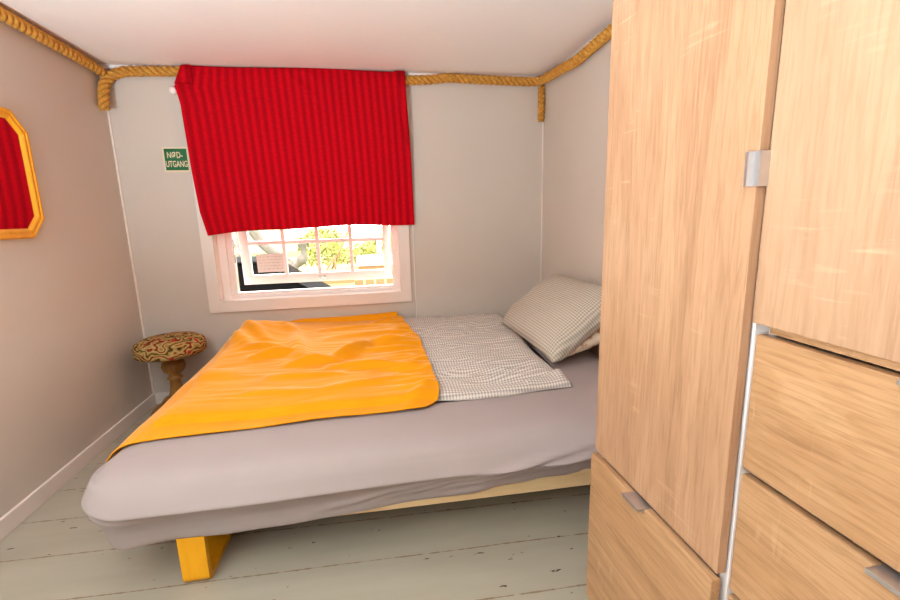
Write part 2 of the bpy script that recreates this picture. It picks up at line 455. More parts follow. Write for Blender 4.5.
def strip(pts_l, pts_r, y, n=14):
    bm = bmesh.new(); uv = bm.loops.layers.uv.new(); rows = []
    for k in range(len(pts_l)):
        row = []
        for i in range(n+1):
            t = i/n; a = Vector(pts_l[k]); b = Vector(pts_r[k]); p = a.lerp(b, t)
            row.append((bm.verts.new((p.x, y-.006*math.sin(PI*t), p.y)), (p.x*.9, p.y)))
        rows.append(row)
    for r0, r1 in zip(rows, rows[1:]):
        for i in range(n):
            q = [r0[i], r1[i], r1[i+1], r0[i+1]]; f = bm.faces.new([a[0] for a in q])
            for l, a in zip(f.loops, q): l[uv].uv = a[1]
    return bm
def off(o, p):
    o.location = Vector((0, 0, 0))-Vector(p); return o
RC = (1.1, -.05, 1.08)
c = off(obj('cloth', curtain(), M['red'], root, True), RC)
s = c.modifiers.new('thick', 'SOLIDIFY'); s.thickness = .005; s.offset = 0
c = off(obj('corner_flap', strip([(.452, 2.062), (.432, 2.02), (.405, 1.962)], [(.505, 2.064), (.503, 2.0), (.500, 1.962)], -.073), M['red'], root, True), RC)
s = c.modifiers.new('thick', 'SOLIDIFY'); s.thickness = .005; s.offset = 0
tag(c, 'turned-over corner of the red cloth')
c = off(obj('side_hem', strip([(1.672, 2.062), (1.690, 1.9), (1.715, 1.75), (1.738, 1.62)], [(1.738, 2.062), (1.741, 1.9), (1.744, 1.75), (1.749, 1.62)], -.073), M['red'], root, True), RC)
s = c.modifiers.new('thick', 'SOLIDIFY'); s.thickness = .005; s.offset = 0

# round knob that sticks out behind the cloth
kn = empty('curtain_knob', (.379, 0, 1.935)); tag(kn, 'small round white wall knob at the upper left corner of the red cloth', 'knob')
def ylathe(prof, loc, seg=20, sx=1, sz=1):
    bm = bmesh.new(); lathe(bm, prof, seg=seg)
    for v in bm.verts: v.co = Vector((loc[0]+v.co.x*sx, loc[1]-v.co.z, loc[2]+v.co.y*sz))
    return bm
obj('stem', ylathe([(.005, 0), (.005, .030)], (0, 0, 0)), M['chrome'], kn, True)
obj('knob_head', ylathe([(.004, .026), (.018, .028), (.022, .033), (.018, .039), (.004, .042)], (0, 0, 0)), M['white'], kn, True)

# ------------------------------------------------------------------ ropes
def rope(name, pts, rad, label, parent=None, pitch=.105, knot=False):
    P = catmull(pts, .008); fr = frames(P); bm = bmesh.new()
    s = 0; S = [0]
    for a, b in zip(P, P[1:]): s += (b-a).length; S.append(s)
    L = S[-1]
    for k in range(3):
        path = []
        for i, p in enumerate(P):
            th = 2*PI*(S[i]/pitch)+2*PI*k/3; T, N, B = fr[i]
            e = 1.0
            path.append(p+(N*math.cos(th)+B*math.sin(th))*rad*.57*e)
        rr = [rad*.45]*len(path)
        for q in range(3):
            rr[q] *= (.55, .8, .95)[q]; rr[-1-q] *= (.55, .8, .95)[q]
        tube(bm, path, rr, 9)
    return tag(obj(name, bm, M['rope'], parent, True), label, 'rope', None)
RY = -.032
r1 = [(.033, y, 2.032+.004*math.sin(y*5)) for y in (-2.6, -2.2, -1.8, -1.4, -1.0, -.77, -.5, -.3)]+[(.032, -.14, 2.024), (.034, -.06, 2.012)]
rope('thick_rope', r1, .027, 'thick tan twisted rope running along the top of the left wall')
r2 = [(.036, -.106, 1.808), (.035, -.095, 1.86), (.035, -.078, 1.925), (.044, -.052, 1.975), (.075, RY, 2.012), (.13, RY, 2.030), (.20, RY, 2.034), (.4, RY, 2.038), (.8, RY, 2.036), (1.2, RY, 2.034), (1.6, RY, 2.020),
      (1.74, RY, 2.020), (1.90, RY, 2.027), (2.02, RY, 2.040), (2.17, RY, 2.036), (2.37, RY, 2.032), (2.52, RY, 2.029), (2.60, -.045, 2.028), (2.642, -.10, 2.030),
      (2.648, -.22, 2.022), (2.648, -.34, 2.015), (2.648, -.45, 2.004), (2.648, -.56, 1.996), (2.648, -.72, 2.003), (2.648, -.9, 2.012), (2.648, -1.2, 2.015), (2.648, -1.6, 2.015)]
rope('thick_rope', r2, .029, 'long tan twisted rope along the top of the window wall, turning into the right corner', pitch=.11)
r3 = [(2.655, -.026, 2.012), (2.655, -.026, 1.95), (2.655, -.026, 1.88), (2.653, -.026, 1.783)]
rope('thick_rope', r3, .0245, 'short piece of tan rope hanging straight down in the right corner', pitch=.085)

# ------------------------------------------------------------------ emergency exit sign
sg = empty('exit_sign', (.333, 0, 1.55)); tag(sg, 'small green exit sign with pale letters on the wall beside the red cloth', 'sign')
obj('border', bx(-.071, .071, -.003, 0, -.074, .072, bev=.001), M['cream'], sg)
obj('panel', bx(-.062, .064, -.0045, -.0028, -.064, .062), M['green'], sg)
def text_mesh(name, body, size, loc, mat, parent, xs=1.0):
    cu = bpy.data.curves.new(name, 'FONT'); cu.body = body; cu.size = size; cu.extrude = .0006; cu.align_x = 'CENTER'; cu.offset = size*.016
    o = bpy.data.objects.new(name, cu); COL.objects.link(o)
    dg = bpy.context.evaluated_depsgraph_get(); me = bpy.data.meshes.new_from_object(o.evaluated_get(dg))
    bpy.data.objects.remove(o); me.materials.clear(); me.materials.append(mat)
    for v in me.vertices:
        x, y, z = v.co; v.co = (x*xs+loc[0], -z+loc[1], y+loc[2])
    n = bpy.data.objects.new(name, me); COL.objects.link(n); n.parent = parent; return n
text_mesh('lettering', 'NØD-', .050, (-.004, -.0055, .008), M['cream'], sg, .66)
text_mesh('lettering', 'UTGANG', .050, (.002, -.0055, -.044), M['cream'], sg, .58)

# ------------------------------------------------------------------ mirror on the left wall
mr = empty('wall_mirror', (0, -.941, 1.392)); tag(mr, 'octagonal wall mirror in an orange pine frame on the left wall', 'mirror')
def octo(hw, hh, ch): return [(hw-ch, hh), (hw, hh-ch), (hw, -hh+ch), (hw-ch, -hh), (-hw+ch, -hh), (-hw, -hh+ch), (-hw, hh-ch), (-hw+ch, hh)]
prof = [(0, 0), (0, .014), (.006, .020), (.014, .020), (.017, .016), (.030, .018), (.036, .014), (.042, .006), (.042, 0)]   # inset, height off the wall
bm = bmesh.new(); rings = []
for ins, h in prof:
    k = ins*.586
    rings.append([bm.verts.new((h, y, z)) for y, z in octo(.222-ins, .267-ins, .080-k)])
n = 8
for a, b in zip(rings, rings[1:]):
    for k in range(n): bm.faces.new((a[k], a[(k+1) % n], b[(k+1) % n], b[k]))
obj('mirror_frame', bm, M['mirror_wood'], mr)
bm = bmesh.new(); bm.faces.new([bm.verts.new((.007, y, z)) for y, z in octo(.184, .229, .060)])
r = bmesh.ops.extrude_face_region(bm, geom=list(bm.faces))
for v in r['geom']:
    if isinstance(v, bmesh.types.BMVert): v.co.x = .003
obj('mirror_glass', bm, M['mirror'], mr)

# ------------------------------------------------------------------ stool
st = empty('round_stool', (.243, -.224, 0)); tag(st, 'small round stool with a tapestry cushion on a turned wooden post, in the left corner', 'stool')
bm = bmesh.new(); lathe(bm, [(.02, .395), (.13, .395), (.176, .398), (.190, .408), (.192, .425), (.191, .452), (.184, .474), (.150, .494), (.09, .504), (.02, .507)], seg=48)
obj('seat_cushion', bm, M['tapestry'], st, True)
bm = bmesh.new(); lathe(bm, [(.06, .396), (.075, .388), (.07, .380), (.036, .372), (.036, .364), (.058, .348), (.067, .322), (.060, .295), (.036, .272), (.030, .262), (.042, .250), (.044, .242), (.030, .23), (.034, .18), (.045, .14), (.05, .11), (.04, .10)], seg=32)
obj('post', bm, M['post_wood'], st, True)
bm = bmesh.new(); lathe(bm, [(.04, .10), (.05, .115), (.075, .12), (.085, .108), (.09, .095), (.12, .075), (.145, .055), (.155, .035), (.155, .01), (.15, 0)], seg=40)
obj('base', bm, M['post_wood'], st, True)

# ------------------------------------------------------------------ bed
bed = empty('bed_frame', (1.6, -.9, 0)); tag(bed, 'low pale wooden bed frame on yellow bentwood legs', 'bed')
B0 = (1.6, -.9, 0)
def bp(name, bm, mat, smooth=False): return off(obj(name, bm, mat, bed, smooth), B0)
bm = bmesh.new()
box(bm, .80, 2.60, -1.66, -1.625, .172, .262, .003); box(bm, .80, 2.60, -.09, -.055, .172, .262, .003)
box(bm, .80, .835, -1.63, -.09, .172, .262, .003); box(bm, 2.565, 2.60, -1.63, -.09, .172, .262, .003)
for v in bm.verts:
    if v.co.z < .2: v.co.z += .010-.022*(v.co.x-.8)/1.8
bp('rail', bm, M['frame_wood'])
bm = bmesh.new(); box(bm, .83, 2.57, -1.63, -.09, .215, .232)
bp('slat_base', bm, M['frame_wood'])
def leg(x0, x1):
    # bent strip: upright, tight curve, runner along the floor, curve, upright
    ya_, yb_, th, R = -1.668, -.10, .011, .020
    cl = [(ya_+th, .195), (ya_+th, .10)]
    for k in range(9):
        a = PI+PI/2*k/8; cl.append((ya_+th+R+R*math.cos(a), th+R+R*math.sin(a)))
    for k in range(9):
        a = -PI/2+PI/2*k/8; cl.append((yb_-th-R+R*math.cos(a), th+R+R*math.sin(a)))
    cl += [(yb_-th, .10), (yb_-th, .195)]
    bm = bmesh.new(); R_ = []
    for i, p in enumerate(cl):
        a = Vector(cl[max(i-1, 0)]); b = Vector(cl[min(i+1, len(cl)-1)]); q = (b-a).normalized(); nn = Vector((-q.y, q.x))*th
        P = Vector(p); o_, i_ = P-nn, P+nn
        R_.append([bm.verts.new((x, v.x, max(0.0, v.y))) for x, v in ((x0, o_), (x1, o_), (x1, i_), (x0, i_))])
    for u, v in zip(R_, R_[1:]):
        for k in range(4): bm.faces.new((u[k], u[(k+1) % 4], v[(k+1) % 4], v[k]))
    bm.faces.new(R_[0]); bm.faces.new(R_[-1][::-1])
    bmesh.ops.bevel(bm, geom=[e for e in bm.edges if len(e.link_faces) == 2 and e.calc_face_angle(0) > 1.2], offset=.002, segments=2, affect='EDGES')
    return bm
for (xa, xb) in ((.799, .881), (2.42, 2.502)):
    bp('leg', leg(xa, xb), M['yellow_wood'], False)

# mattress in its fitted sheet
X0, X1, Y0, Y1 = .565, 2.648, -1.725, -.018
def mattress():
    bm = bmesh.new(); n = 420
    prof = [(-.9, .442), (-.5, .442), (-.14, .4415), (-.10, .439), (-.065, .434), (-.035, .424), (-.012, .408), (.006, .386), (.018, .362), (.027, .342), (.031, .333), (.031, .329), (.026, .324), (.000, .308), (-.024, .280), (-.040, .250), (-.047, .222), (-.050, .196), (-.056, .184), (-.10, .200)]
    fine = prof[:4]
    for (oa, za), (ob, zb) in zip(prof[3:], prof[4:]):
        m = 4 if za <= .335 else 2
        fine += [(oa+(ob-oa)*k/m, za+(zb-za)*k/m) for k in range(1, m+1)]
    prof = fine
    R = .13; loop = []
    segs = [((X0+R, Y0), (X1-R, Y0)), 'c', ((X1, Y0+R), (X1, Y1-R)), 'c', ((X1-R, Y1), (X0+R, Y1)), 'c', ((X0, Y1-R), (X0, Y0+R)), 'c']
    cen = [(X1-R, Y0+R, -PI/2), None, (X1-R, Y1-R, 0), None, (X0+R, Y1-R, PI/2), None, (X0+R, Y0+R, PI)]
    pts = []
    for i in range(4):
        a, b = segs[2*i]; m = 130 if i in (0, 2) else 90
        d = Vector(b)-Vector(a); nn = Vector((d.y, -d.x)).normalized()
        for k in range(m): pts.append((Vector(a)+d*k/m, nn))
        cx_, cy_, a0 = cen[2*i]
        for k in range(26):
            t = a0+PI/2*k/26; nn = Vector((math.cos(t), math.sin(t))); pts.append((Vector((cx_, cy_))+nn*R, nn))
    rings = []
    for (o_, z) in prof:
        ring = []
        for p, nn in pts:
            q = p.copy(); zz = z; oo = o_
            front = nn.y < -.5
            wob = nz(p.x*2.2, p.y*2.2, z*3)
            corner = math.exp(-((p.x-.60)**2+(p.y+1.68)**2)/.02)
            if z < .40:
                oo += .010*wob
                if front:
                    # the sheet rides up towards the right so more of the rail shows
                    up = smooth(1.05, 2.3, p.x)*.040*smooth(.335, .20, z); zz += up
                    oo += .008*nz(p.x*7, z*9, 2)*smooth(.34, .25, z)*(1+1.5*smooth(1.2, 2, p.x))
                    zz += .012*nz(p.x*1.6, 3.3)
                    # diagonal drag folds on the right half
                    if p.x > 1.1:
                        for kx in (0, 1, 2, 3):
                            dd = (z-.262)-(p.x-1.5-.20*kx)*.17; oo += .016*math.exp(-(dd/.012)**2)*smooth(1.15+.2*kx, 1.45+.2*kx, p.x)
                oo += .035*corner*smooth(.325, .29, z); zz += .022*corner*max(0, -nn.x)*smooth(.18, .3, z)-.008*corner*max(0, -nn.y)
            else:
                zz += .003*nz(p.x*4, p.y*4, 1)*smooth(.30, .15, abs(-o_-.02)+.12)*0
            if not front and nn.x < -.5 and z < .40: oo += .006*nz(p.y*6, z*6)
            if o_ < -.12:
                cc = Vector(((X0+X1)/2, (Y0+Y1)/2)); kk = {-.9: .6, -.5: .2, -.14: 0}[o_]
                qq = (q-nn*.12).lerp(cc, kk+.02); ring.append(bm.verts.new((qq.x, qq.y, zz))); continue
            ring.append(bm.verts.new((q.x+nn.x*oo, min(q.y+nn.y*oo, -.004), zz)))
        rings.append(ring)
    n = len(pts)
    for a, b in zip(rings, rings[1:]):
        for k in range(n): bm.faces.new((a[k], b[k], b[(k+1) % n], a[(k+1) % n]))
    bm.faces.new(rings[0]); bm.faces.new(rings[-1][::-1])
    bmesh.ops.triangulate(bm, faces=[f for f in bm.faces if len(f.verts) > 4], ngon_method='EAR_CLIP')
    return bm
m_ = tag(obj('mattress', mattress(), M['sheet'], None, True), 'thick mattress under a pale mauve-grey fitted sheet on the bed frame', 'mattress')
me = m_.data; me.shade_smooth() if hasattr(me, 'shade_smooth') else None

# duvet height
DX0, DX1, DY0, DY1 = .62, 2.28, -1.40, -.03
def segd(x, y, ax, ay, bx_, by_):
    dx, dy = bx_-ax, by_-ay; t = max(0, min(1, ((x-ax)*dx+(y-ay)*dy)/(dx*dx+dy*dy)))
    return math.hypot(x-ax-dx*t, y-ay-dy*t), t
def duv_wr(x, y, edge):
    e = math.sqrt(max(0, 1-(1-min(1, edge/.035))**2))
    wr = .010*(abs(nz(x*3.0+.8*nz(y*3, 1), y*15+1.5*nz(x*2, y*2), 0))*-2+.5)+.005*nz(x*6, y*36, 5)+.008*nz(x*3, y*4, 9)
    return .026*e+2.1*wr*e*smooth(0, .10, edge)*(.15+.85*smooth(1.45, 1.68, x))
def duv_xr(y): return DX1+.07*smooth(-1.0, -.3, y)
def duv_h(x, y):
    edge = min(duv_xr(y)-x, y-DY0+.012, x-.66, 1)
    if edge <= 0: return .4455
    return .4455+duv_wr(x, y, edge)
def duvet():
    bm = bmesh.new(); uv = bm.loops.layers.uv.new(); nu, nv = 300, 260; G = []
    for j in range(nv+1):
        row = []
        for i in range(nu+1):
            u, v = i/nu, j/nv
            y = DY0+(DY1-DY0)*v
            xr = DX1+.07*smooth(-1.0, -.3, y)
            x = .70+(xr-.70)*u
            vis = smooth(1.55, 1.72, x); yy = y+vis*(.012*nz(x*3, 7)*(1-v)+.012*math.sin(x*9)*(1-v)**6)
            edge = max(0, min((1-u)*(xr-.7), (y-DY0), 1))
            h = duv_wr(x, yy, edge)
            h -= .010*(1-vis)*min(1, edge/.05)
            # rumpled corner
            h += .022*math.exp(-((x-2.25)**2+(y+1.33)**2)/.0016)+.012*math.exp(-((segd(x, y, 2.1, -1.36, 2.26, -1.30)[0])/.018)**2)
            row.append((bm.verts.new((x, yy, .4455+max(h, .001))), (x+.01*nz(x*3, y*3, 4), y+.012*nz(x*3, y*3, 8))))
        G.append(row)
    for j in range(nv):
        for i in range(nu):
            q = [G[j][i], G[j][i+1], G[j+1][i+1], G[j+1][i]]; f = bm.faces.new([a[0] for a in q])
            for l, a in zip(f.loops, q): l[uv].uv = a[1]
    # underside
    r = [G[0][i][0] for i in range(nu+1)]+[G[j][nu][0] for j in range(1, nv+1)]+[G[nv][i][0] for i in range(nu-1, -1, -1)]+[G[j][0][0] for j in range(nv-1, 0, -1)]
    low = [bm.verts.new((v.co.x, v.co.y, .4430)) for v in r]; n = len(r)
    for k in range(n): bm.faces.new((r[k], low[k], low[(k+1) % n], r[(k+1) % n]))
    bmesh.ops.triangulate(bm, faces=[bm.faces.new(low)], ngon_method='EAR_CLIP')
    return bm
tag(obj('duvet', duvet(), M['duvet'], None, True), 'thin duvet in finely checked grey and cream cotton, half under the yellow blanket', 'duvet')

# yellow blanket
FOLDS = [((.865, -.784), (1.047, -.716), .018, .035), ((1.066, -.926), (1.251, -.898), .020, .035), ((1.251, -.898), (1.436, -.672), .024, .045), ((1.436, -.672), (1.612, -.661), .020, .05),
         ((1.259, -1.003), (1.696, -1.10), .014, .03), ((1.079, -.791), (1.003, -.392), .014, .045), ((1.003, -.392), (.901, -.2), .012, .04), ((1.583, -1.441), (1.694, -1.289), .008, .03),
         ((.95, -1.23), (1.229, -1.286), .006, .03), ((1.229, -1.286), (1.561, -1.196), .007, .03), ((.75, -.60), (1.0, -.66), .012, .04), ((.62, -.35), (.80, -.62), .014, .04), ((.66, -.2), (.86, -.5), .010, .03),
         ((1.2, -.5), (1.6, -.42), .010, .04), ((1.15, -.3), (1.5, -.25), .008, .03), ((1.3, -.78), (1.66, -.80), .008, .025), ((1.0, -1.08), (1.3, -1.12), .008, .03), ((1.45, -.2), (1.62, -.1), .01, .03), ((.62, -.95), (.85, -1.0), .006, .05)]
def top_h(x, y):
    h = duv_h(x, y)+.009+.006*smooth(-1.45, -1.30, y)-.006*smooth(1.45, .9, x)*smooth(-1.0, -1.3, y)
    # raised pile of duvet under the far left end
    h += .068*math.exp(-(((x-.76)/.21)**2+((y+.25)/.20)**2))
    h += .020*math.exp(-(((x-.72)/.25)**2+((y+.55)/.35)**2))
    mx_ = 0
    for a, b, am, w in FOLDS:
        d, t = segd(x, y, a[0], a[1], b[0], b[1])
        s_ = 1 if d == 0 else 1
        mx_ += (2.3*am*math.exp(-(d/w)**2)*(.45+.55*math.sin(PI*t)))**3
    h += mx_**(1/3)
    h += .010*nz(x*3, y*4, 2)+.0012*nz(x*5+2*nz(y*3, 0), y*11, 7)*smooth(-1.35, -1.0, y)
    return h
FP = [(X0+.14, .441), (X0+.10, .439), (X0+.065, .434), (X0+.035, .424), (X0+.012, .408), (X0-.006, .386), (X0-.018, .362), (X0-.031, .335), (X0-.034, .30), (X0-.034, .15)]
def foot_path(t, off_):
    for (xa, za), (xb, zb) in zip(FP, FP[1:]):
        L = math.hypot(xb-xa, zb-za)
        if t <= L or (xb, zb) == FP[-1]:
            k = t/L; nx, nz_ = (zb-za)/L, -(xb-xa)/L
            return xa+(xb-xa)*k+nx*off_, za+(zb-za)*k+nz_*off_+.004
        t -= L
def blanket():
    bm = bmesh.new(); nu, nv = 320, 300; G = []
    SL = .17
    for j in range(nv+1):
        v = j/nv; row = []
        for i in range(nu+1):
            u = i/nu
            # right border and front border of the cloth
            y0 = -1.500; y1 = -.045
            y = y0+(y1-y0)*v
            xr = 1.650+.060*smooth(-.05, -.75, y)
            R = .12
            cr = max(0, (y0+R-y))/R; xr -= R*(1-math.sqrt(max(0, 1-cr*cr)))*.9 if cr > 0 else 0
            hang = (.05+(SL-.05)*smooth(-1.5, -1.0, y))*(.95+.15*nz(y*2, 5))
            s = -hang+(xr-X0+hang)*u
            # front edge tilts: closer to the camera on the left
            sh = .060*smooth(1.70, .6, X0+s)*0
            xx = X0+s; tilt = (.030*(xx-.6)/1.1)
            yy = y+tilt*(1-v)**1.0+.006*math.sin(xx*6)*(1-v)**3
            if s >= .14:
                x = xx; z = top_h(x, yy)
                z += .004*nz(x*3, 9)*(1-v)**5
            else:
                # follow the rounded foot end of the mattress down
                x, z = foot_path(.14-s, .009)
                z += (top_h(max(xx, X0+.02), yy)-.4545)*smooth(-.10, .14, s)
                x -= .008*math.sin(y*13)*smooth(.0, -.12, s)
            row.append(bm.verts.new((x, yy, z)))
        G.append(row)
    for j in range(nv):
        for i in range(nu): bm.faces.new((G[j][i], G[j][i+1], G[j+1][i+1], G[j+1][i]))
    return bm
bl = empty('blanket', (1.1, -.8, .45)); tag(bl, 'rumpled yellow blanket spread over the foot end of the bed', 'blanket')
BL0 = (1.1, -.8, .45)
c = off(obj('cloth', blanket(), M['yellow'], bl, True), BL0)
s = c.modifiers.new('thick', 'SOLIDIFY'); s.thickness = .004; s.offset = 1
# back edge of the blanket turned up against the window wall
bm = bmesh.new(); G = []
for i in range(121):
    x = .82+.80*i/120; row = []
    for k in range(9):
        t = k/8; hgt = .016+.020*smooth(.82, 1.0, x)+.010*smooth(1.35, 1.62, x)+.003*nz(x*9, 2)
        row.append(bm.verts.new((x, -.075+.055*t+.004*math.sin(x*14), .470+hgt*math.sin(t*PI*.62)+.012*math.sin(PI*t))))
    G.append(row)
for a, b in zip(G, G[1:]):
    for k in range(8): bm.faces.new((a[k], b[k], b[k+1], a[k+1]))
c = off(obj('turned_edge', bm, M['yellow'], bl, True), BL0)
s = c.modifiers.new('thick', 'SOLIDIFY'); s.thickness = .005; s.offset = 1

# pillows leaning on the right wall
def pillow(hu, hv, th, mat, name, loc, ex, ey, label, bulge=1.0, seed=0):
    ex = Vector(ex).normalized(); ey = Vector(ey); ey = (ey-ex*ex.dot(ey)).normalized(); ez = ex.cross(ey)
    bm = bmesh.new(); uv = bm.loops.layers.uv.new(); n = 60; side = {}
    for sgn in (1, -1):
        G = []
        for j in range(n+1):
            row = []
            for i in range(n+1):
                u, v = -1+2*i/n, -1+2*j/n
                pin = 1-.055*(1-v*v)*abs(u)**3; pinv = 1-.07*(1-u*u)*abs(v)**3
                x, y = hu*u*pin, hv*v*pinv
                f = max(0, (1-u**4))**.55*max(0, (1-v**4))**.55
                z = sgn*th*f
                if f > 0: z += .006*nz(u*2.6+seed, v*2.6, sgn)*min(1, f*2)+.004*nz(u*7, v*5+seed, sgn)*min(1, f*2)
                if f == 0 and sgn < 0: vert = side[(i, j)]
                else:
                    p = ex*x+ey*y+ez*z
                    vert = bm.verts.new(p)
                    if f == 0: side[(i, j)] = vert
                row.append((vert, (x, y)))
            G.append(row)
        for j in range(n):
            for i in range(n):
                q = [G[j][i], G[j][i+1], G[j+1][i+1], G[j+1][i]]
                try: f_ = bm.faces.new([a[0] for a in q])
                except ValueError: continue
                for l, a in zip(f_.loops, q): l[uv].uv = a[1]
    o = obj(name, bm, mat, None, True); o.location = loc
    return tag(o, label, 'pillow')
pillow(.345, .200, .066, M['floral'], 'pillow', (2.490, -.800, .545), (0, 1, 0), (-1, 0, -.33), 'pillow with reddish floral print, flattened under the checked pillow', seed=3)
pillow(.405, .245, .100, M['pillow'], 'pillow', (2.463, -.775, .630), (-.02, 1, .0), (-1, 0, -.78), 'plump pillow in fine grey-beige check leaning against the right wall', seed=1)

# ------------------------------------------------------------------ wardrobes
def alu_handle(parent, kind, loc, L=.075):
    bm = bmesh.new(); x, y, z = loc
    if kind == 'h':   # horizontal pull on the top edge of a drawer front
        box(bm, x-.018, x+.016, y-L/2, y+L/2, z, z+.0022, .0006); box(bm, x-.020, x-.017, y-L/2, y+L/2, z-.004, z+.003, .0006)
        box(bm, x-.0022, x, y-L/2, y+L/2, z-.010, z+.001, .0005)
    else:             # vertical pull, folded round the free edge of a door
        box(bm, x-.013, x, y, y+.0022, z-L/2, z+L/2, .0006); box(bm, x-.0145, x-.0115, y-.002, y+.004, z-L/2, z+L/2, .0006)
        box(bm, x-.0024, x, y-.0115, y+.0022, z-L/2, z+L/2, .0005); box(bm, x-.001, x+.020, y-.0115, y-.0098, z-L/2, z+L/2, .0004)
    return obj('handle', bm, M['alu'], parent)
XF = 2.05
# far unit: tall door above one drawer
wa = empty('wardrobe', (2.37, -2.23, 0)); tag(wa, 'tall oak-fronted wardrobe unit with one long door above a single drawer, at the bed end', 'wardrobe')
WO = (2.37, -2.23, 0)
def wp(name, bm, mat, par=None, org=WO): return off(obj(name, bm, mat, par or wa), org)
ya, yb = -2.460, -2.004
bm = bmesh.new()
box(bm, XF+.024, 2.665, yb-.018, yb, .0, 2.02); box(bm, XF+.026, 2.665, ya+.001, ya+.019, .0, 2.02)
box(bm, 2.65, 2.665, ya+.018, yb-.018, .05, 2.02); box(bm, XF+.021, 2.65, ya+.018, yb-.018, 2.0, 2.02)
box(bm, XF+.03, 2.65, ya+.018, yb-.018, .03, .048); box(bm, XF+.05, XF+.066, ya+.018, yb-.018, 0, .05)
box(bm, XF+.021, 2.65, ya+.018, yb-.018, .512, .530)
wp('carcass', bm, M['carcass'])
d = wp('door', bx(XF+.004, XF+.022, ya+.002, yb-.004, .5265, 2.018, bev=.0012), M['oak_v'])
d2 = wp('drawer', bx(XF-.006, XF+.014, ya+.001, yb, .050, .515, bev=.0035), M['oak_h'])
h = alu_handle(None, 'h', (XF-.006, -2.225, .5155), .064); h.parent = d2
# near unit: door above three drawers
wb = empty('wardrobe', (2.38, -2.74, 0)); tag(wb, 'oak-fronted wardrobe unit with a door above stacked drawers, nearest on the right', 'wardrobe')
WO2 = (2.38, -2.74, 0)
def wq(name, bm, mat): return off(obj(name, bm, mat, wb), WO2)
XG = 2.074; yc, yd = -2.972, -2.4625
bm = bmesh.new()
box(bm, XG-.002, 2.665, yd-.0030, yd, .0, .9955); box(bm, XG+.022, 2.665, yd-.0030, yd, .9955, 2.02); box(bm, XG+.022, 2.665, yd-.018, yd-.006, 0, 2.02)
box(bm, XG+.004, 2.665, yc, yc+.018, .0, 2.02)
box(bm, 2.65, 2.665, yc+.018, yd-.018, .05, 2.02); box(bm, XG+.022, 2.65, yc+.018, yd-.018, 2.0, 2.02)
box(bm, XG+.05, XG+.066, yc+.018, yd-.018, 0, .05)
wq('carcass', bm, M['carcass'])
bm = bmesh.new()
box(bm, XG+.008, 2.65, yc+.018, yd-.020, .983, 1.004)
wq('rail', bm, M['oak_h'])
ye = yd-.0035
dr = wq('door', bx(XG-.005, XG+.013, yc+.003, yd+.0015, .9965, 2.018, bev=.0012), M['oak_v2'])
h = alu_handle(None, 'v', (XF+.0035, -2.4525, 1.236), .052); h.parent = dr
for (z0, z1) in ((.742, .986), (.500, .7385), (.258, .4965), (.05, .2545)):
    q = wq('drawer', bx(XG, XG+.018, yc+.003, ye, z0, z1-.008, bev=.0035), M['oak_h'])
    h = alu_handle(None, 'h', (XG, -2.718, z1-.0065), .08); h.parent = q

# ------------------------------------------------------------------ outside
GZ = -.25
tag(obj('lawn', bx(-30, 30, .30, 60, GZ-.1, GZ), M['lawn']), kind='structure')
# dark chest near the window
ch = empty('storage_box', (.45, 1.3, GZ)); tag(ch, 'black box with a sloping lid standing just outside the window', 'box')
bm = bmesh.new()
quadprism(bm, [(-.55, 0), (.62, 0), (.60, .72), (.36, .86), (.10, 1.03), (-.55, 1.05)], -.25, .35)
obj('body', bm, M['blackp'], ch)
obj('lid', bx(-.56, .09, -.27, .36, 1.05, 1.07, bev=.01), M['blackp'], ch)
# curved driftwood and leaning branch
bm = bmesh.new()
tube(bm, catmull([(-.05, 5, .40), (.1, 5, .34), (.22, 5.0, .42), (.30, 5.0, .55), (.30, 5.0, .70), (.29, 5, .76)], .03), [.07+.02*math.sin(i*.7) for i in range(len(catmull([(-.05, 5, .40), (.1, 5, .34), (.22, 5.0, .42), (.30, 5.0, .55), (.30, 5.0, .70), (.29, 5, .76)], .03)))], 12)
tube(bm, catmull([(.12, 5, .36), (.1, 5.02, .1), (.05, 5.05, GZ)], .05), .08, 10)
tag(obj('driftwood', bm, M['drift'], None, True), 'curved grey piece of driftwood rising behind the middle panes', 'driftwood')
bm = bmesh.new(); tube(bm, catmull([(-.62, 5.45, 1.0), (-.42, 5.45, .70), (-.15, 5.45, .47), (.02, 5.5, .25), (.06, 5.5, GZ)], .05), .085, 10)
tube(bm, [(-.82, 5.5, 1.2), (-.85, 5.5, GZ)], .09, 10)
tag(obj('tree_branch', bm, M['drift'], None, True), 'grey leaning branch seen through the left pane', 'branch')
# bushes
def bush(loc, r, label, n=420, zs=1.0):
    bm = bmesh.new()
    for k in range(n):
        d_ = Vector((random.gauss(0, 1), random.gauss(0, 1), random.gauss(0, 1))).normalized()*r*random.uniform(.55, 1)
        d_.z = abs(d_.z*zs) if zs < 2 else d_.z
        a = Vector((random.gauss(0, 1), random.gauss(0, 1), random.gauss(0, 1))).normalized(); b_ = a.orthogonal().normalized(); s_ = r*random.uniform(.06, .12)
        c_ = Vector(loc)+d_
        vs = [bm.verts.new(c_+p) for p in (a*s_, b_*s_*.5+a*s_*.2, -a*s_, -b_*s_*.5)]
        bm.faces.new(vs)
    return tag(obj('bush', bm, M['leaf'], None), label, 'bush')
bush((.38, 8.4, .05), .56, 'yellow-green leafy bush outside behind the middle panes', 600)
bush((1.28, 9.7, -.1), .58, 'yellow-green leafy bush outside just left of the white bench', 500)
bush((-.2, 13, 0), .9, 'far pale green bush outside behind the driftwood', 400)
bush((2.0, 11.2, -.1), .85, 'green leafy bush outside behind the white bench', 500)
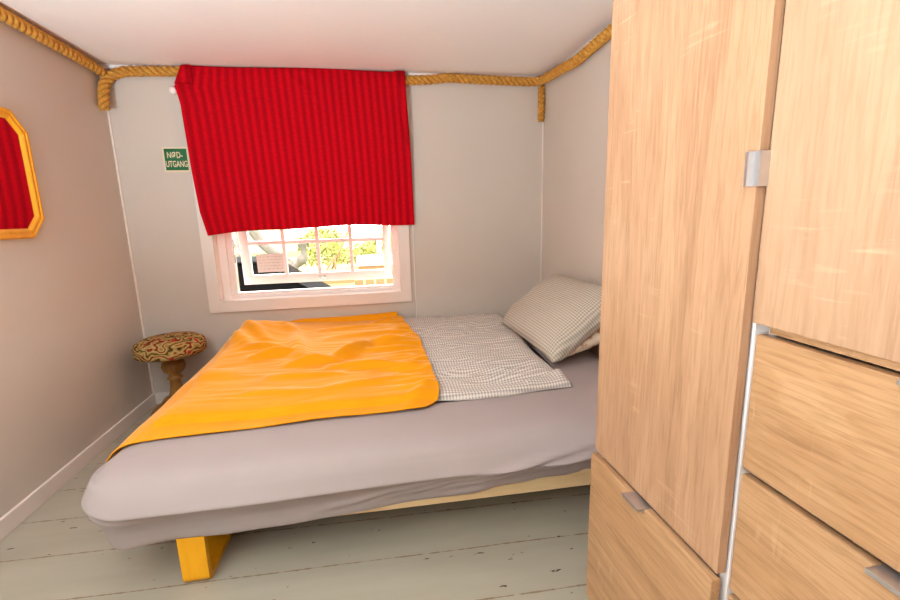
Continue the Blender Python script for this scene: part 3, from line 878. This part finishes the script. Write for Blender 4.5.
# white bench / low wall with tan boards below
be = empty('garden_bench', (1.75, 8, GZ)); tag(be, 'white garden bench with tan boards beneath, seen at the right pane', 'bench')
obj('seat', bx(-.65, .8, -.2, .25, .26, .48, bev=.01), M['outw'], be)
obj('front_board', bx(-.62, .77, -.16, .2, 0, .26), M['plank'], be)
tag(obj('post', bx(1.60, 1.72, 8.6, 8.72, GZ, 1.6, bev=.01), M['outw']), 'white upright post outside behind the garden bench', 'post')
# low timber edge
tag(obj('timber_edge', bx(.1, 1.05, 6.9, 7.1, GZ, .04, bev=.01), M['plank']), 'low tan timber edging on the lawn below the middle panes', 'timber')
# leaning sticks
sk = empty('stick_frame', (.45, 7.6, GZ)); tag(sk, 'tan wooden stick frame leaning together outside the window', 'stick frame')
for a, b_ in (((-.18, 0, 0), (.16, 0, .55)), ((.16, .05, 0), (.15, 0, .56)), ((-.18, .1, 0), (-.17, .1, .50)), ((.0, .2, .1), (.55, .2, 1.2))):
    bm = bmesh.new(); tube(bm, [a, b_], .022, 8); obj('stick', bm, M['plank'], sk, True)
# low fence planks near the house
fe = empty('low_fence', (1.45, 2.5, GZ)); tag(fe, 'row of tan planks low on the grass, under the open sash', 'fence')
for k in range(4):
    obj('plank', bx(-.21+.13*k, -.105+.13*k, 0, .025, 0, .66, bev=.004), M['plank'], fe)
for k, (x, y, r) in enumerate(((1.0, 2.4, .07), (1.10, 2.55, .05))):
    bm = bmesh.new(); bmesh.ops.create_icosphere(bm, subdivisions=2, radius=r)
    for v in bm.verts: v.co += v.normal*.3*r*nz(v.co.x*20, v.co.y*20, k)
    o = obj('stone', bm, M['stone'], None, True); o.location = (x, y, GZ+r*.7); tag(o, ('larger pale stone on the grass outside the window', 'smaller pale stone on the grass outside the window')[k], 'stone', None)

# ------------------------------------------------------------------ light
w = bpy.data.worlds.new('sky'); scn.world = w; w.use_nodes = True
bg = w.node_tree.nodes['Background']; bg.inputs[0].default_value = (1, .985, .95, 1); bg.inputs[1].default_value = 12
def light(kind, name, loc, energy, color, **kw):
    l = bpy.data.lights.new(name, kind); l.energy = energy; l.color = color
    for k, v in kw.items(): setattr(l, k, v)
    o = bpy.data.objects.new(name, l); COL.objects.link(o); o.location = loc; return o
sun = light('SUN', 'sun', (0, -5, 6), 2.6, (1, .93, .82), angle=.01); sun.rotation_euler = (math.radians(42), 0, math.radians(24))
up = light('AREA', 'bounce_flash_fill', (.30, -3.15, .78), 143, (.86, 1.02, 1.10), shape='DISK', size=.6); up.rotation_euler = (PI, 0, 0)  # added unseen area light, stands in for flash bounced off the ceiling
light('POINT', 'weak_fill', (.6, -3.5, 1.75), 6, (.90, 1, 1.10), shadow_soft_size=.2)  # added weak fill behind the camera, no real lamp there
scn.cycles.max_bounces = 16; scn.cycles.diffuse_bounces = 10; scn.cycles.transparent_max_bounces = 12

# ------------------------------------------------------------------ camera
F, yaw, pitch, roll, cx_, cy_, cz_ = 444.967, .17013, .19068, -.02641, 1.47211, -3.06448, 1.1806
f = Vector((math.sin(yaw)*math.cos(pitch), math.cos(yaw)*math.cos(pitch), -math.sin(pitch)))
r = Vector((math.cos(yaw), -math.sin(yaw), 0)); u = r.cross(f)
r2 = r*math.cos(roll)+u*math.sin(roll); u2 = -r*math.sin(roll)+u*math.cos(roll)
cam = bpy.data.cameras.new('camera'); co = bpy.data.objects.new('camera', cam); COL.objects.link(co)
co.matrix_world = Matrix(((r2.x, u2.x, -f.x, cx_), (r2.y, u2.y, -f.y, cy_), (r2.z, u2.z, -f.z, cz_), (0, 0, 0, 1)))
cam.sensor_width = 36; cam.lens = F/900*36; cam.clip_start = .02
scn.camera = co
scn.view_settings.view_transform = 'Standard'; scn.view_settings.look = 'None'
scn.view_settings.gamma = 1; scn.view_settings.use_curve_mapping = False
scn.view_settings.exposure = 0
